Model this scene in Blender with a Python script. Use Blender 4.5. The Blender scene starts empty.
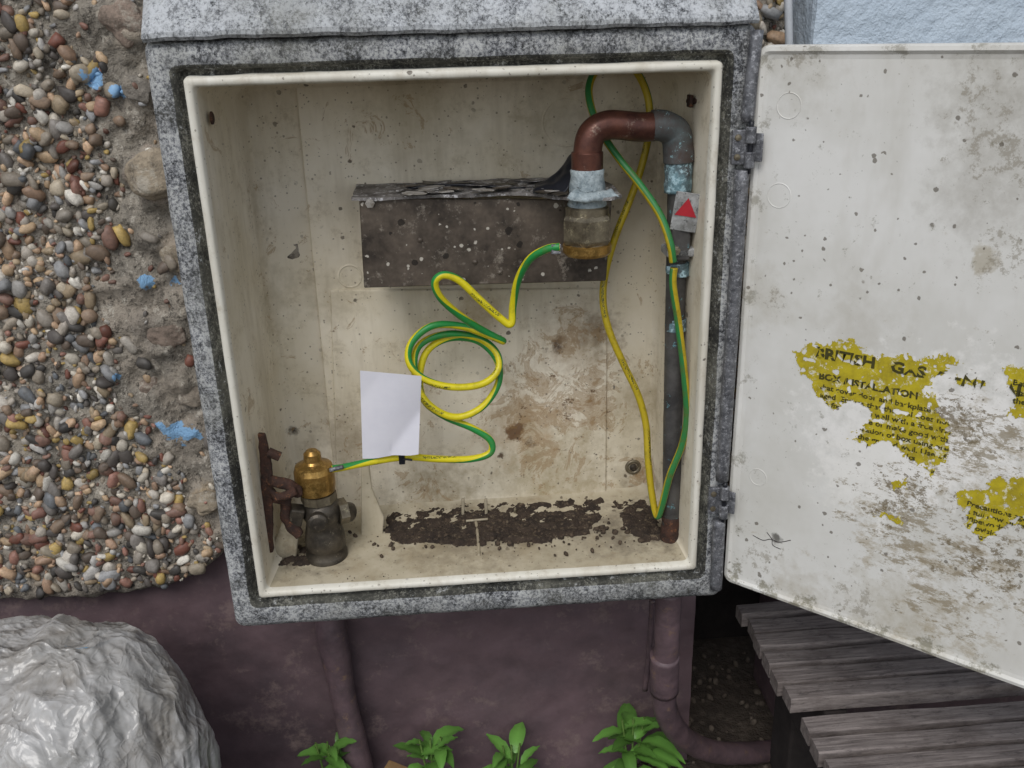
import bpy, bmesh, math, random
import numpy as np
from mathutils import Vector, Matrix, noise, Euler
random.seed(7); rng=np.random.default_rng(7)
S=bpy.context.scene
# ------------------------------------------------------------------ camera solve (from vanishing points)
F=927.
nd=Vector((67,2381,F)).normalized()
Xc=Vector((15000,-(15000*67+F*F)/2381,F)).normalized()
Zc=-nd; Yc=Zc.cross(Xc)
def ray(u,v):
    d=Vector((u-512,v-384,F)); return Vector((d.dot(Xc),d.dot(Yc),d.dot(Zc)))
ZT=0.0
C=Vector((0,0,ZT))-ray(145,40)*(.811/F)
def W(u,v,y):
    r=ray(u,v); return C+r*((y-C.y)/r.y)
ZT=-W(500,775,.205).z
C.z+=ZT
def Wz(u,v,z):
    r=ray(u,v); return C+r*((z-C.z)/r.z)
def Wp(u,v,P0,N):
    r=ray(u,v); return C+r*((P0-C).dot(N)/r.dot(N))
cam=bpy.data.cameras.new("camera"); co=bpy.data.objects.new("camera",cam); S.collection.objects.link(co)
cam.sensor_width=36; cam.lens=F*36/1024; cam.clip_end=500; cam.clip_start=.01
R=Matrix(((Xc.x,-Xc.y,-Xc.z),(Yc.x,-Yc.y,-Yc.z),(Zc.x,-Zc.y,-Zc.z)))
co.matrix_world=Matrix.Translation(C)@R.to_4x4(); S.camera=co
BW=.54; BH=.618; ZB=ZT-BH; D=.17; YW=.178; BX0=-.005; BX1=.549
# ------------------------------------------------------------------ materials
def hx(h):
    h=h.lstrip('#'); c=[int(h[i:i+2],16)/255 for i in (0,2,4)]
    return tuple((x/12.92 if x<=.04045 else ((x+.055)/1.055)**2.4) for x in c)+(1,)
class NB:
    def __init__(s,name,rough=.8,metal=0,spec=.4):
        s.m=bpy.data.materials.new(name); s.m.use_nodes=True; s.nt=s.m.node_tree
        s.b=s.nt.nodes["Principled BSDF"]
        s.b.inputs["Roughness"].default_value=rough; s.b.inputs["Metallic"].default_value=metal
        s.b.inputs["Specular IOR Level"].default_value=spec
        s.tc=s.nt.nodes.new("ShaderNodeTexCoord"); s.co=s.tc.outputs["Object"]; s.last=None; s.wn=None
    def l(s,a,b): s.nt.links.new(a,b)
    def put(s,sock,v):
        if isinstance(v,bpy.types.NodeSocket): s.l(v,sock)
        else: sock.default_value=v
    def noise(s,scale,detail=6,rough=.6,dist=0,vec=None,col=False):
        n=s.nt.nodes.new("ShaderNodeTexNoise"); s.l(vec or s.co,n.inputs["Vector"])
        n.inputs["Scale"].default_value=scale; n.inputs["Detail"].default_value=min(detail,5)
        n.inputs["Roughness"].default_value=rough; n.inputs["Distortion"].default_value=dist
        return n.outputs["Color" if col else "Fac"]
    def vor(s,scale,out="Distance",feature='F1',vec=None):
        n=s.nt.nodes.new("ShaderNodeTexVoronoi"); n.feature=feature; s.l(vec or s.co,n.inputs["Vector"])
        n.inputs["Scale"].default_value=scale; return n.outputs[out]
    def specks(s,scale,size,p=4.):
        # sparse specks of uneven size: radius from the cell's own random value
        n=s.nt.nodes.new("ShaderNodeTexVoronoi"); n.inputs["Scale"].default_value=scale
        w=s.noise(scale*1.5,3,.6,col=True); ad=s.nt.nodes.new("ShaderNodeVectorMath"); ad.operation='MULTIPLY_ADD'
        s.l(w,ad.inputs[0]); ad.inputs[1].default_value=(.5/scale,)*3; s.l(s.co,ad.inputs[2]); s.l(ad.outputs[0],n.inputs["Vector"])
        sp=s.nt.nodes.new("ShaderNodeSeparateColor"); s.l(n.outputs["Color"],sp.inputs[0])
        r=s.math('MULTIPLY',s.math('POWER',sp.outputs[0],p),size)
        return s.ramp(s.math('SUBTRACT',s.math('ADD',r,.5),n.outputs["Distance"]),[(.5,0.),(.56,1.)])
    def ramp(s,f,stops):
        n=s.nt.nodes.new("ShaderNodeValToRGB"); s.l(f,n.inputs[0]); cr=n.color_ramp
        while len(cr.elements)<len(stops): cr.elements.new(.5)
        for e,(p,c) in zip(cr.elements,stops):
            e.position=p; e.color=c if isinstance(c,tuple) else (c,c,c,1)
        return n.outputs[0]
    def mix(s,f,a,b,mode='MIX'):
        n=s.nt.nodes.new("ShaderNodeMix"); n.data_type='RGBA'; n.blend_type=mode
        s.put(n.inputs[0],f); s.put(n.inputs[6],a); s.put(n.inputs[7],b); return n.outputs[2]
    def math(s,op,a,b=0.,clamp=False):
        n=s.nt.nodes.new("ShaderNodeMath"); n.operation=op; n.use_clamp=clamp
        s.put(n.inputs[0],a); s.put(n.inputs[1],b); return n.outputs[0]
    def mapped(s,scale,rot=(0,0,0)):
        n=s.nt.nodes.new("ShaderNodeMapping"); s.l(s.co,n.inputs["Vector"]); n.inputs["Scale"].default_value=scale; n.inputs["Rotation"].default_value=rot
        return n.outputs[0]
    def blob(s,c,r,soft=.5,wob=.6,ws=60):
        if s.wn is None:
            nz=s.noise(ws,4,.65,col=True)
            a=s.nt.nodes.new("ShaderNodeVectorMath"); a.operation='SUBTRACT'; s.l(nz,a.inputs[0]); a.inputs[1].default_value=(.5,.5,.5); s.wn=a.outputs[0]
        b=s.nt.nodes.new("ShaderNodeVectorMath"); b.operation='SCALE'; s.l(s.wn,b.inputs[0]); b.inputs["Scale"].default_value=r*wob*4
        e=s.nt.nodes.new("ShaderNodeVectorMath"); e.operation='ADD'; s.l(b.outputs[0],e.inputs[0]); s.l(s.co,e.inputs[1])
        d=s.nt.nodes.new("ShaderNodeVectorMath"); d.operation='DISTANCE'; s.l(e.outputs[0],d.inputs[0]); d.inputs[1].default_value=tuple(c)
        n=s.nt.nodes.new("ShaderNodeMapRange"); s.l(d.outputs["Value"],n.inputs[0])
        n.inputs[1].default_value=r; n.inputs[2].default_value=r*(1-soft); n.inputs[3].default_value=0; n.inputs[4].default_value=1
        return n.outputs[0]
    def color(s,v): s.put(s.b.inputs["Base Color"],v); return s
    def bump(s,h,strength=.5,dist=.001):
        n=s.nt.nodes.new("ShaderNodeBump"); s.l(h,n.inputs["Height"]); n.inputs["Strength"].default_value=strength
        n.inputs["Distance"].default_value=dist
        if s.last: s.l(s.last,n.inputs["Normal"])
        s.last=n.outputs[0]; s.l(s.last,s.b.inputs["Normal"]); return s
def mk_lichen(name,light,mid,dark,th,vecs=(1,1,1),blot=.7):
    a=NB(name,.9); v=a.mapped(vecs)
    f1=a.noise(300,5,.85,vec=v); f2=a.noise(26,5,.75,vec=v)
    m=a.math('ADD',a.math('MULTIPLY',f1,.62),a.math('MULTIPLY',f2,.38))
    c=a.ramp(m,[(th-.075,hx(dark)),(th-.01,hx(mid)),(th+.055,hx(light))])
    c=a.mix(a.ramp(a.noise(12,5,.65),[(.45,0.),(.7,.5)]),c,hx('77766b'))
    c=a.mix(a.ramp(a.noise(48,5,.85,vec=a.mapped((1.3,1,.9))),[(.53,0.),(.62,blot)]),c,hx(dark))
    c=a.mix(a.ramp(a.noise(85,5,.85),[(.58,0.),(.66,.6)]),c,hx('c9cbca'))
    a.color(c); a.bump(f1,.7,.0014); return a
m_lich=mk_lichen("lichened_grp",'bcbdbb','84868a','2f3031',.50).m
m_lich2=mk_lichen("lichened_grp_hood",'bfc2c5','999c9f','3b3d40',.48,(1.,1.,.6),.65).m
m_edge=mk_lichen("grimy_edge",'85847a','4c4b45','252523',.54).m
def cream(name,base='d6ccb6',stains=(),dirt=.5,ac='bdb39c',wet=None):
    a=NB(name,.55)
    c=a.mix(a.ramp(a.noise(7,5,.65),[(.35,0.),(.7,1.)]),hx(base),hx(ac))
    c=a.mix(a.ramp(a.noise(4,5,.75,vec=a.mapped((4,3,.6))),[(.48,0.),(.72,dirt)]),c,hx('9a8c72'))
    c=a.mix(a.ramp(a.noise(28,5,.85),[(.55,0.),(.70,dirt*.8)]),c,hx('93836a'))
    for cc,r,col,st,soft in stains:
        c=a.mix(a.math('MULTIPLY',a.blob(cc,r,soft),st),c,hx(col))
    if wet:
        s_=None
        for (q,r) in wet:
            b=a.blob(q,r,1.,.25); s_=b if s_ is None else a.math('MAXIMUM',s_,b)
        n=a.math('ADD',a.noise(22,5,.8,1.),a.math('MULTIPLY',s_,.20))
        c=a.mix(a.ramp(n,[(.62,0.),(.66,.55),(.70,.35),(.78,.75)]),c,hx('8c6c40'))
        n=a.math('ADD',a.noise(55,5,.85,.5),a.math('MULTIPLY',s_,.14))
        c=a.mix(a.ramp(n,[(.69,0.),(.73,.85)]),c,hx('5d442b'))
    g=a.ramp(a.noise(8,4,.6),[(.45,0.),(.6,1.)])
    c=a.mix(a.math('MULTIPLY',a.math('MULTIPLY',a.specks(130,.40,9.),g),.8),c,hx('43362a'))
    c=a.mix(a.math('MULTIPLY',a.specks(300,.42,7.),.6),c,hx('54493c'))
    c=a.mix(a.math('MULTIPLY',a.specks(60,.16,16.),.8),c,hx('3a2e22'))
    a.color(c); a.bump(a.noise(90,5,.6),.15,.001); return a.m
st=[]
for (u,v,r,col,k,s_) in [(575,335,.06,'8d6f45',.6,1.),(525,420,.07,'9c7a48',.65,1.),(515,430,.014,'5c3a1a',.85,.3),(530,440,.009,'4a2e14',.85,.4),(560,343,.012,'3f2a1a',.85,.6),(590,398,.013,'6f4d22',.8,.6),
    (600,330,.035,'5f4a2e',.6,.9),(440,495,.07,'7a6844',.7,1.),(560,480,.09,'8d7b52',.65,1.),
    (350,440,.06,'82725a',.6,1.),(293,432,.008,'2f2822',.95,.6),(250,300,.06,'998d72',.5,1.),(640,150,.06,'756955',.6,1.),(225,200,.05,'8e836a',.5,1.),
    (555,390,.005,'3a2818',.95,.3),(500,455,.006,'4a3420',.9,.3),(330,300,.04,'978a6c',.45,1.),(640,500,.06,'5f5038',.75,1.),(480,310,.035,'9b8055',.6,1.),(545,350,.006,'3a2818',.9,.4),(640,400,.05,'8b7852',.6,1.),
    (560,110,.06,'93886f',.5,1.),(420,120,.08,'a3987f',.4,1.),(280,500,.05,'685b45',.7,1.)]:
    st.append((W(u,v,D-.003),r,col,k,s_))
m_cream=cream("cream_interior_plastic",'dfd7c6',st,.5,'cabfa6',[(W(560,400,D),.13),(W(575,340,D),.06),(W(420,490,D),.05),(W(640,480,D),.05)])
m_lip=cream("cream_lip",'e0ddd2',(),.5,'ccc7b8')
fl=[(W(u,v,.08),r,col,k,s_) for (u,v,r,col,k,s_) in [(450,560,.09,'8b806a',.6,1.),(600,550,.08,'786e60',.7,1.),(300,565,.07,'4f463a',.85,1.),(650,540,.07,'463e33',.85,1.),(480,525,.1,'6b5f4d',.6,1.)]]
m_floor=cream("dusty_floor_plastic",'c0b6a0',fl,.8,'9b917a')
def simple(name,c1,c2,scale=30,rough=.6,metal=0,bump=.3,bs=None,bd=.001,c3=None,t3=(.6,.7),spec=.4):
    a=NB(name,rough,metal,spec)
    c=a.mix(a.ramp(a.noise(scale,5,.7),[(.35,0.),(.65,1.)]),hx(c1),hx(c2))
    if c3: c=a.mix(a.ramp(a.noise(scale*2.3,5,.8),[(t3[0],0.),(t3[1],1.)]),c,hx(c3))
    a.color(c)
    if bump: a.bump(a.noise(bs or scale*4,5,.6),bump,bd)
    return a.m
a=NB("dirty_galvanised_steel",.45,.35)
c=a.mix(a.ramp(a.noise(13,5,.75),[(.35,0.),(.65,1.)]),hx('6d6257'),hx('332d28'))
c=a.mix(a.ramp(a.noise(38,5,.85),[(.56,0.),(.68,.8)]),c,hx('9c9387'))
c=a.mix(a.specks(140,.42,6.),c,hx('c2bcb0')); c=a.mix(a.math('MULTIPLY',a.specks(90,.4,6.),.8),c,hx('1f1b18'))
a.color(c); a.bump(a.noise(80,4,.6),.3,.001); m_steel=a.m
m_plate=simple("peeling_painted_steel",'8f8b88','3f3a38',40,.6,.2,.8,c3='c6c5c6',t3=(.54,.6),bd=.002)
m_flake=simple("paint_flakes",'b4b1ac','756e64',80,.7,0,.3)
m_copper=simple("aged_copper",'6d4538','432b27',30,.38,.5,.3,c3='8e7a6c',t3=(.60,.74))
m_verd=simple("verdigris_copper",'4f4440','586264',40,.6,.25,.5,c3='8fb3ba',t3=(.60,.66))
m_pipe=simple("painted_old_pipe",'3d3c3c','5b5957',35,.5,.3,.5,c3='6b9aa4',t3=(.61,.65))
m_pipe2=simple("blue_flaked_pipe",'6f8f98','4b4a4a',60,.6,.2,.5,c3='a9c6cf',t3=(.5,.58))
m_solder=simple("solder_paint_drips",'b4bfc2','76848a',90,.6,.1,.8,c3='4c5254',t3=(.56,.66),bd=.002)
m_brass=simple("brass",'a88347','755d31',60,.3,.7,.15,c3='c9a460',t3=(.5,.7))
m_oldbrass=simple("tarnished_fitting",'857c69','554d40',50,.38,.55,.3,c3='aaa083',t3=(.55,.7))
m_rust=simple("rusty_iron",'4b3228','2e2420',70,.85,.1,.9,c3='7a5238',t3=(.56,.66),bd=.002)
m_dark=simple("dark_cast_fitting",'3c3833','5d564c',60,.4,.55,.5,c3='8b8271',t3=(.60,.7))
m_hinge=simple("weathered_zinc",'7b7c80','48494d',120,.5,.4,.5,c3='b4b5b9',t3=(.52,.68))
m_purple=simple("purple_masonry_paint",'69565a','514448',7,.55,0,.5,bs=60,bd=.002,c3='7d6c68',t3=(.54,.72))
m_purpipe=simple("purple_painted_iron",'685559','4e4145',25,.5,0,.6,c3='796253',t3=(.57,.7),bd=.002)
m_soil=simple("dark_soil",'463a30','2c241f',60,.95,0,1.,c3='83745f',t3=(.55,.70),bd=.004)
m_crumb=simple("soil_crumbs",'5a4c3e','2b241f',150,.95,0,.6)
m_paper=simple("white_paper",'dddce3','d4d3dc',15,.8,0,.03)
m_black=simple("black_plastic",'15171d','1d1f26',30,.35,0,.1)
m_red=simple("red_print",'b02a34','a12530',90,.5,0,.1)
m_tag=simple("scuffed_label",'b3b4b4','7e7e7c',90,.5,.2,.2,c3='5e5e5c',t3=(.56,.62))
m_white=simple("white_conduit_plastic",'c9ccd0','b0b4b8',20,.5,0,.1)
a=NB("pale_blue_masonry_paint",.8); a.color(a.mix(a.ramp(a.noise(14,6,.6),[(.3,0.),(.7,1.)]),hx('c2ced9'),hx('b0bdc9'))); a.bump(a.noise(60,6,.65),1.,.006); m_blue=a.m
BLUES=[(90,80,.011),(117,92,.009),(146,281,.009),(172,283,.008),(118,380,.007),(178,436,.016),(160,428,.009),(196,438,.010),(128,378,.005),(40,12,.004),(186,440,.010)]
a=NB("weathered_mortar",.95)
c=a.mix(a.ramp(a.noise(16,5,.75),[(.3,0.),(.7,1.)]),hx('6b665e'),hx('a29a8d'))
c=a.mix(a.ramp(a.noise(7,5,.65),[(.5,0.),(.62,.6)]),c,hx('a59a8c'))
c=a.mix(a.ramp(a.noise(110,5,.85),[(.50,0.),(.64,.9)]),c,hx('39352f'))
c=a.mix(a.ramp(a.noise(60,5,.8,vec=a.mapped((1.2,.8,1))),[(.56,0.),(.64,.7)]),c,hx('c2bbae'))
for (u,v,r,col,k,s_) in [(125,22,.028,'aea292',.8,.4),(155,178,.034,'a79688',.7,.4),(205,500,.025,'a18e72',.8,.5),(172,120,.022,'968c82',.7,.6),(150,330,.03,'857d74',.6,.9),
   (180,250,.03,'a99c8c',.7,.6),(140,90,.02,'9c9488',.7,.5),(175,390,.03,'958a7c',.6,.7)]:
    c=a.mix(a.math('MULTIPLY',a.blob(W(u,v,YW-.006),r,s_,.4),k),c,hx(col))
for (u,v,r) in BLUES: c=a.mix(a.blob(W(u,v,YW-.006),r,.15,.7),c,hx('86aed2'))
a.color(c); a.bump(a.noise(55,5,.75),1.,.009); m_mortar=a.m
a=NB("pebbles",.5); at=a.nt.nodes.new("ShaderNodeAttribute"); at.attribute_name="Col"
c=a.mix(a.ramp(a.noise(300,4,.7),[(.4,0.),(.7,.4)]),at.outputs["Color"],hx('3c3833'))
c=a.mix(a.ramp(a.noise(35,5,.75),[(.52,0.),(.70,.45)]),c,hx('5f584c'))
for (u,v,r) in BLUES[:6]: c=a.mix(a.blob(W(u,v,YW-.010),r*1.1,.15,.6),c,hx('86aed2'))
a.color(c); a.bump(a.noise(300,4,.7),.4,.0010); m_peb=a.m
def cable(name,y_,g_,tw,lo,d_,dk):
    a=NB(name,.4); sp=a.nt.nodes.new("ShaderNodeSeparateXYZ"); a.l(a.tc.outputs["UV"],sp.inputs[0])
    fr=a.math('FRACT',a.math('ADD',sp.outputs[0],a.math('MULTIPLY',sp.outputs[1],tw)))
    c=a.mix(a.ramp(fr,[(.0,0.),(lo,0.),(lo+.02,1.),(.98,1.)]),hx(y_),hx(g_))
    pr=a.math('MULTIPLY',a.ramp(a.math('FRACT',a.math('MULTIPLY',sp.outputs[1],11.)),[(0.,0.),(.55,0.),(.56,1.),(.9,1.)]),a.ramp(a.math('ABSOLUTE',a.math('SUBTRACT',fr,lo*.5)),[(.0,1.),(.06,1.),(.075,0.)]))
    pr=a.math('MULTIPLY',pr,a.ramp(a.noise(900,1,.5),[(.48,0.),(.52,.9)]))
    c=a.mix(pr,c,hx('2b3a20'))
    a.color(a.mix(a.ramp(a.noise(80,5,.75),[(.5,0.),(.72,d_)]),c,hx(dk))); return a.m
m_cable=cable("green_yellow_sleeve",'d6c81f','23863f',4.2,.62,.4,'6f6a2e')
m_cable2=cable("old_cable_sleeve",'b09b20','2f7740',.8,.70,.65,'655820')
# door
dang=math.radians(43); dd=Vector((math.cos(dang),-math.sin(dang),0)); dn=Vector((-math.sin(dang),-math.cos(dang),0))
H=Vector((BW+.006,-.006,0))
def Dp(u,v,t=0): return Wp(u,v,H+dn*t,dn)
def sz(u,v):
    p=Dp(u,v); return ((p-H).dot(dd),p.z)
dst=[(Dp(u,v),r,col,k,s_) for (u,v,r,col,k,s_) in [(990,190,.06,'9a958a',.5,1.),(890,440,.09,'eae8e4',.8,.5),(960,430,.08,'eceae6',.8,.5),(860,480,.06,'e4e2dc',.6,.6),(985,262,.014,'a2977e',.6,.4),
   (775,540,.008,'3e3a34',.8,.5),(900,620,.07,'a39a84',.6,1.),(1000,100,.06,'8f897c',.5,.9),(860,330,.05,'b5b0a5',.45,1.),(800,600,.05,'a59c88',.6,1.),(760,300,.04,'b3ad9f',.5,1.),(800,70,.05,'b0ab9f',.5,1.)]]
a=NB("white_door_plastic",.5)
c=a.mix(a.ramp(a.noise(5,5,.7),[(.35,0.),(.7,1.)]),hx('dcdbd7'),hx('c6c4bc'))
for cc,r,col,k,s_ in dst: c=a.mix(a.math('MULTIPLY',a.blob(cc,r,s_),k),c,hx(col))
def grime(c,pts,scale,th,col,k,vec=(1,1,1),w=.05):
    s_=None
    for (u,v,r) in pts:
        b=a.blob(Dp(u,v),r,1.,.3); s_=b if s_ is None else a.math('MAXIMUM',s_,b)
    n=a.math('ADD',a.noise(scale,5,.85,vec=a.mapped(vec)),a.math('MULTIPLY',s_,.22))
    return a.mix(a.ramp(n,[(th,0.),(th+w,k)]),c,hx(col))
c=grime(c,[(970,450,.10),(900,540,.10),(980,570,.09),(940,610,.08),(1010,440,.06)],24,.64,'a2957c',.6,(1,1,1.6),.12)
c=grime(c,[(960,450,.09),(900,530,.09),(980,560,.08),(940,600,.07),(1010,440,.05)],40,.665,'897c63',.75,(1,1,2.6))
c=grime(c,[(960,420,.06),(900,500,.07),(990,560,.08)],75,.68,'6b5d42',.8,(1,1,1.5))
c=grime(c,[(1000,150,.07),(1010,250,.05),(980,95,.05),(760,560,.05),(770,300,.03),(860,600,.06),(800,60,.03)],75,.68,'8a8272',.6,(1,1,1),.07)
c=grime(c,[(737,572,.028),(765,592,.028),(800,605,.028),(840,622,.028),(880,638,.026),(925,655,.026),(975,672,.026)],50,.62,'6f6a54',.7,(1,1,1),.10)
c=grime(c,[(765,60,.02),(763,120,.018),(757,200,.018),(750,300,.018),(744,380,.018),(738,460,.018),(735,530,.02),(820,48,.018),(900,47,.018),(980,46,.018)],60,.64,'7d7868',.6,(1,1,1),.10)
c=a.mix(a.math('MULTIPLY',a.specks(150,.40,10.),.75),c,hx('5a5245'))
c=a.mix(a.math('MULTIPLY',a.specks(50,.14,18.),.7),c,hx('6a6050'))
c=a.mix(a.ramp(a.noise(9,5,.7,vec=a.mapped((1,1,.35))),[(.52,0.),(.75,.35)]),c,hx('a19a88'))
a.color(c); a.bump(a.noise(40,5,.6),.12,.001); m_door=a.m
a=NB("yellow_label",.6); c=a.mix(a.ramp(a.noise(60,5,.75),[(.4,0.),(.7,1.)]),hx('bcab22'),hx('948421'))
c=a.mix(a.ramp(a.noise(90,5,.85),[(.56,0.),(.62,.85)]),c,hx('d9d6c4')); a.color(c); m_label=a.m
m_ink=simple("label_ink",'3a3716','4a4519',50,.6,0,0)
a=NB("weathered_deck_timber",.85); n1=a.noise(14,5,.75,vec=a.mapped((1,16,6)))
c=a.mix(a.ramp(n1,[(.3,0.),(.7,1.)]),hx('4e4643'),hx('8f8580')); c=a.mix(a.ramp(a.noise(18,5,.7),[(.5,0.),(.7,.6)]),c,hx('4f4440'))
c=a.mix(a.ramp(a.noise(150,4,.8,vec=a.mapped((.3,1,1))),[(.55,0.),(.68,.6)]),c,hx('2e2928'))
a.color(c); a.bump(n1,.6,.003); m_wood=a.m
m_joist_shade=simple("dark_joist_and_shade",'332d2b','241f1e',30,.9,0,.5)  # dark brown timber; on the recess back this colour paints in shadow
a=NB("plastic_sack",.30,0,.7); c=a.mix(a.ramp(a.noise(5,5,.6,.6),[(.38,0.),(.68,1.)]),hx('bab9b8'),hx('989692'))
c=a.mix(a.ramp(a.noise(9,5,.75,vec=a.mapped((1,1,.6))),[(.48,0.),(.70,.8)]),c,hx('7f776c'))
c=a.mix(a.ramp(a.noise(60,5,.8),[(.58,0.),(.68,.5)]),c,hx('5a5248')); a.color(c)
def ridged(s,scale,d,vec):
    n=s.noise(scale,2,.5,d,vec=vec); return s.math('SUBTRACT',1.,s.math('MULTIPLY',s.math('ABSOLUTE',s.math('SUBTRACT',n,.5)),6.),True)
a.bump(ridged(a,7,1.6,a.mapped((1,1,.6),(0,.5,0))),.55,.010); a.bump(ridged(a,18,1.2,a.mapped((1,1,.5),(0,-.6,0))),.55,.005); a.bump(ridged(a,45,.8,a.mapped((1,1,1))),.4,.0018); m_sack=a.m
m_bluefilm=simple("blue_film",'2f9fd4','2478a8',20,.4,0,.1)
a=NB("leaf",.4); at=a.nt.nodes.new("ShaderNodeAttribute"); at.attribute_name="Col"; a.color(at.outputs["Color"]); a.bump(a.noise(200,3,.5),.3,.001); m_leaf=a.m
a=NB("ground_soil",.95); c=a.mix(a.ramp(a.noise(12,5,.7),[(.3,0.),(.7,1.)]),hx('3a322c'),hx('574d44')); c=a.mix(a.ramp(a.vor(60),[(.2,.5),(.5,0.)]),c,hx('6a6056')); a.color(c); a.bump(a.noise(80,5,.7),1.,.01); m_ground=a.m
# ------------------------------------------------------------------ mesh helpers
def link(o,par=None):
    S.collection.objects.link(o)
    if par: o.parent=par
    return o
def empty(name):
    e=bpy.data.objects.new(name,None); S.collection.objects.link(e); e.empty_display_size=.05; return e
def mesh(name,vs,fs,mats,par=None,smooth=False,mi=None,uvs=None):
    me=bpy.data.meshes.new(name); me.from_pydata([tuple(v) for v in vs],[],fs)
    for m in (mats if isinstance(mats,(list,tuple)) else [mats]): me.materials.append(m)
    if mi: me.polygons.foreach_set("material_index",mi)
    if smooth: me.polygons.foreach_set("use_smooth",[True]*len(me.polygons))
    if uvs: 
        l=me.uv_layers.new(name="UVMap"); l.data.foreach_set("uv",[c for q in uvs for c in q])
    me.update(); o=bpy.data.objects.new(name,me); return link(o,par)
def bmobj(name,bm,mat,par=None,smooth=False,bev=0,seg=2):
    if bev: 
        bmesh.ops.bevel(bm,geom=list(bm.edges),offset=bev,segments=seg,affect='EDGES',profile=.5)
    bmesh.ops.recalc_face_normals(bm,faces=bm.faces)
    me=bpy.data.meshes.new(name); bm.to_mesh(me); bm.free(); me.materials.append(mat)
    if smooth: me.polygons.foreach_set("use_smooth",[True]*len(me.polygons))
    return link(bpy.data.objects.new(name,me),par)
def box(name,c,s,mat,par=None,bev=.001,rot=None):
    bm=bmesh.new(); bmesh.ops.create_cube(bm,size=1)
    M=Matrix.Translation(Vector(c))@(rot.to_4x4() if rot else Matrix.Identity(4))@Matrix.Diagonal((s[0],s[1],s[2],1))
    bmesh.ops.transform(bm,matrix=M,verts=bm.verts); return bmobj(name,bm,mat,par,bev=bev)
def slab(name,pts,y0,y1,mat,par=None,bev=.0008,rag=0):
    if rag:
        q=[]
        for i in range(len(pts)):
            a_=Vector((pts[i][0],0,pts[i][1])); b_=Vector((pts[(i+1)%len(pts)][0],0,pts[(i+1)%len(pts)][1])); n_=max(1,int((b_-a_).length/.004))
            for k in range(n_):
                p=a_.lerp(b_,k/n_); j=noise.noise_vector(p*160)*rag; q.append((p.x+j.x,p.z+j.z))
        pts=q
    bm=bmesh.new(); vs=[bm.verts.new((x,y0,z)) for x,z in pts]; f=bm.faces.new(vs)
    r=bmesh.ops.extrude_face_region(bm,geom=[f]); bmesh.ops.translate(bm,vec=(0,y1-y0,0),verts=[v for v in r['geom'] if isinstance(v,bmesh.types.BMVert)])
    return bmobj(name,bm,mat,par,bev=bev,seg=1)
def pxz(l,y): return [(W(u,v,y).x,W(u,v,y).z) for u,v in l]
def smoothpath(P,k=10):
    P=[Vector(p) for p in P]; out=[]
    for i in range(len(P)-1):
        p0=P[max(i-1,0)];p1=P[i];p2=P[i+1];p3=P[min(i+2,len(P)-1)]
        for j in range(k):
            t=j/k; out.append(.5*((2*p1)+(-p0+p2)*t+(2*p0-5*p1+4*p2-p3)*t*t+(-p0+3*p1-3*p2+p3)*t**3))
    out.append(P[-1]); return out
def tube(name,P,r,mat,par=None,n=14,k=10,sm=True,wob=0,caps=True):
    pts=smoothpath(P,k) if sm else [Vector(p) for p in P]
    if not sm:
        q=[]
        for i in range(len(pts)-1):
            for j in range(12): q.append(pts[i].lerp(pts[i+1],j/12))
        pts=q+[pts[-1]]
    T=[(pts[min(i+1,len(pts)-1)]-pts[max(i-1,0)]).normalized() for i in range(len(pts))]
    up=Vector((0,0,1)) if abs(T[0].z)<.9 else Vector((1,0,0)); nr=(up-T[0]*up.dot(T[0])).normalized()
    vs=[];fs=[];uv=[];L=0;Ls=[]
    for i,p in enumerate(pts):
        if i: L+=(p-pts[i-1]).length; nr=(nr-T[i]*nr.dot(T[i])).normalized()
        Ls.append(L); b=T[i].cross(nr)
        rr=r(i/(len(pts)-1)) if callable(r) else r
        for j in range(n):
            a_=2*math.pi*j/n; q=nr*math.cos(a_)+b*math.sin(a_)
            w=1+(wob*noise.noise((p+q*.01)*90) if wob else 0); vs.append(p+q*rr*w)
    for i in range(len(pts)-1):
        for j in range(n):
            j2=(j+1)%n; fs.append((i*n+j,i*n+j2,(i+1)*n+j2,(i+1)*n+j))
            uv+=[(j/n,Ls[i]),((j+1)/n,Ls[i]),((j+1)/n,Ls[i+1]),(j/n,Ls[i+1])]
    if caps:
        fs.append(tuple(range(n))[::-1]); uv+=[(0,0)]*n
        fs.append(tuple((len(pts)-1)*n+j for j in range(n))); uv+=[(0,0)]*n
    return mesh(name,vs,fs,mat,par,True,uvs=uv)
def lathe(name,prof,c,mat,par=None,n=32,ax=None,smooth=False,rot=0):
    vs=[];fs=[]
    for r,h,*s in prof:
        for j in range(n):
            a_=2*math.pi*j/n; rr=r
            if s and s[0]: k=s[0]; aa=(a_%(2*math.pi/k))-math.pi/k; rr=r*math.cos(math.pi/k)/math.cos(aa)
            vs.append(Vector((rr*math.cos(a_+rot),rr*math.sin(a_+rot),h)))
    for i in range(len(prof)-1):
        for j in range(n): fs.append((i*n+j,i*n+(j+1)%n,(i+1)*n+(j+1)%n,(i+1)*n+j))
    fs.append(tuple(range(n))[::-1]); fs.append(tuple((len(prof)-1)*n+j for j in range(n)))
    q=Vector((0,0,1)).rotation_difference(Vector(ax)) if ax else None
    vs=[(q@v if q else v)+Vector(c) for v in vs]
    o=mesh(name,vs,fs,mat,par)
    for p in o.data.polygons: p.use_smooth=smooth
    return o
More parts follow.
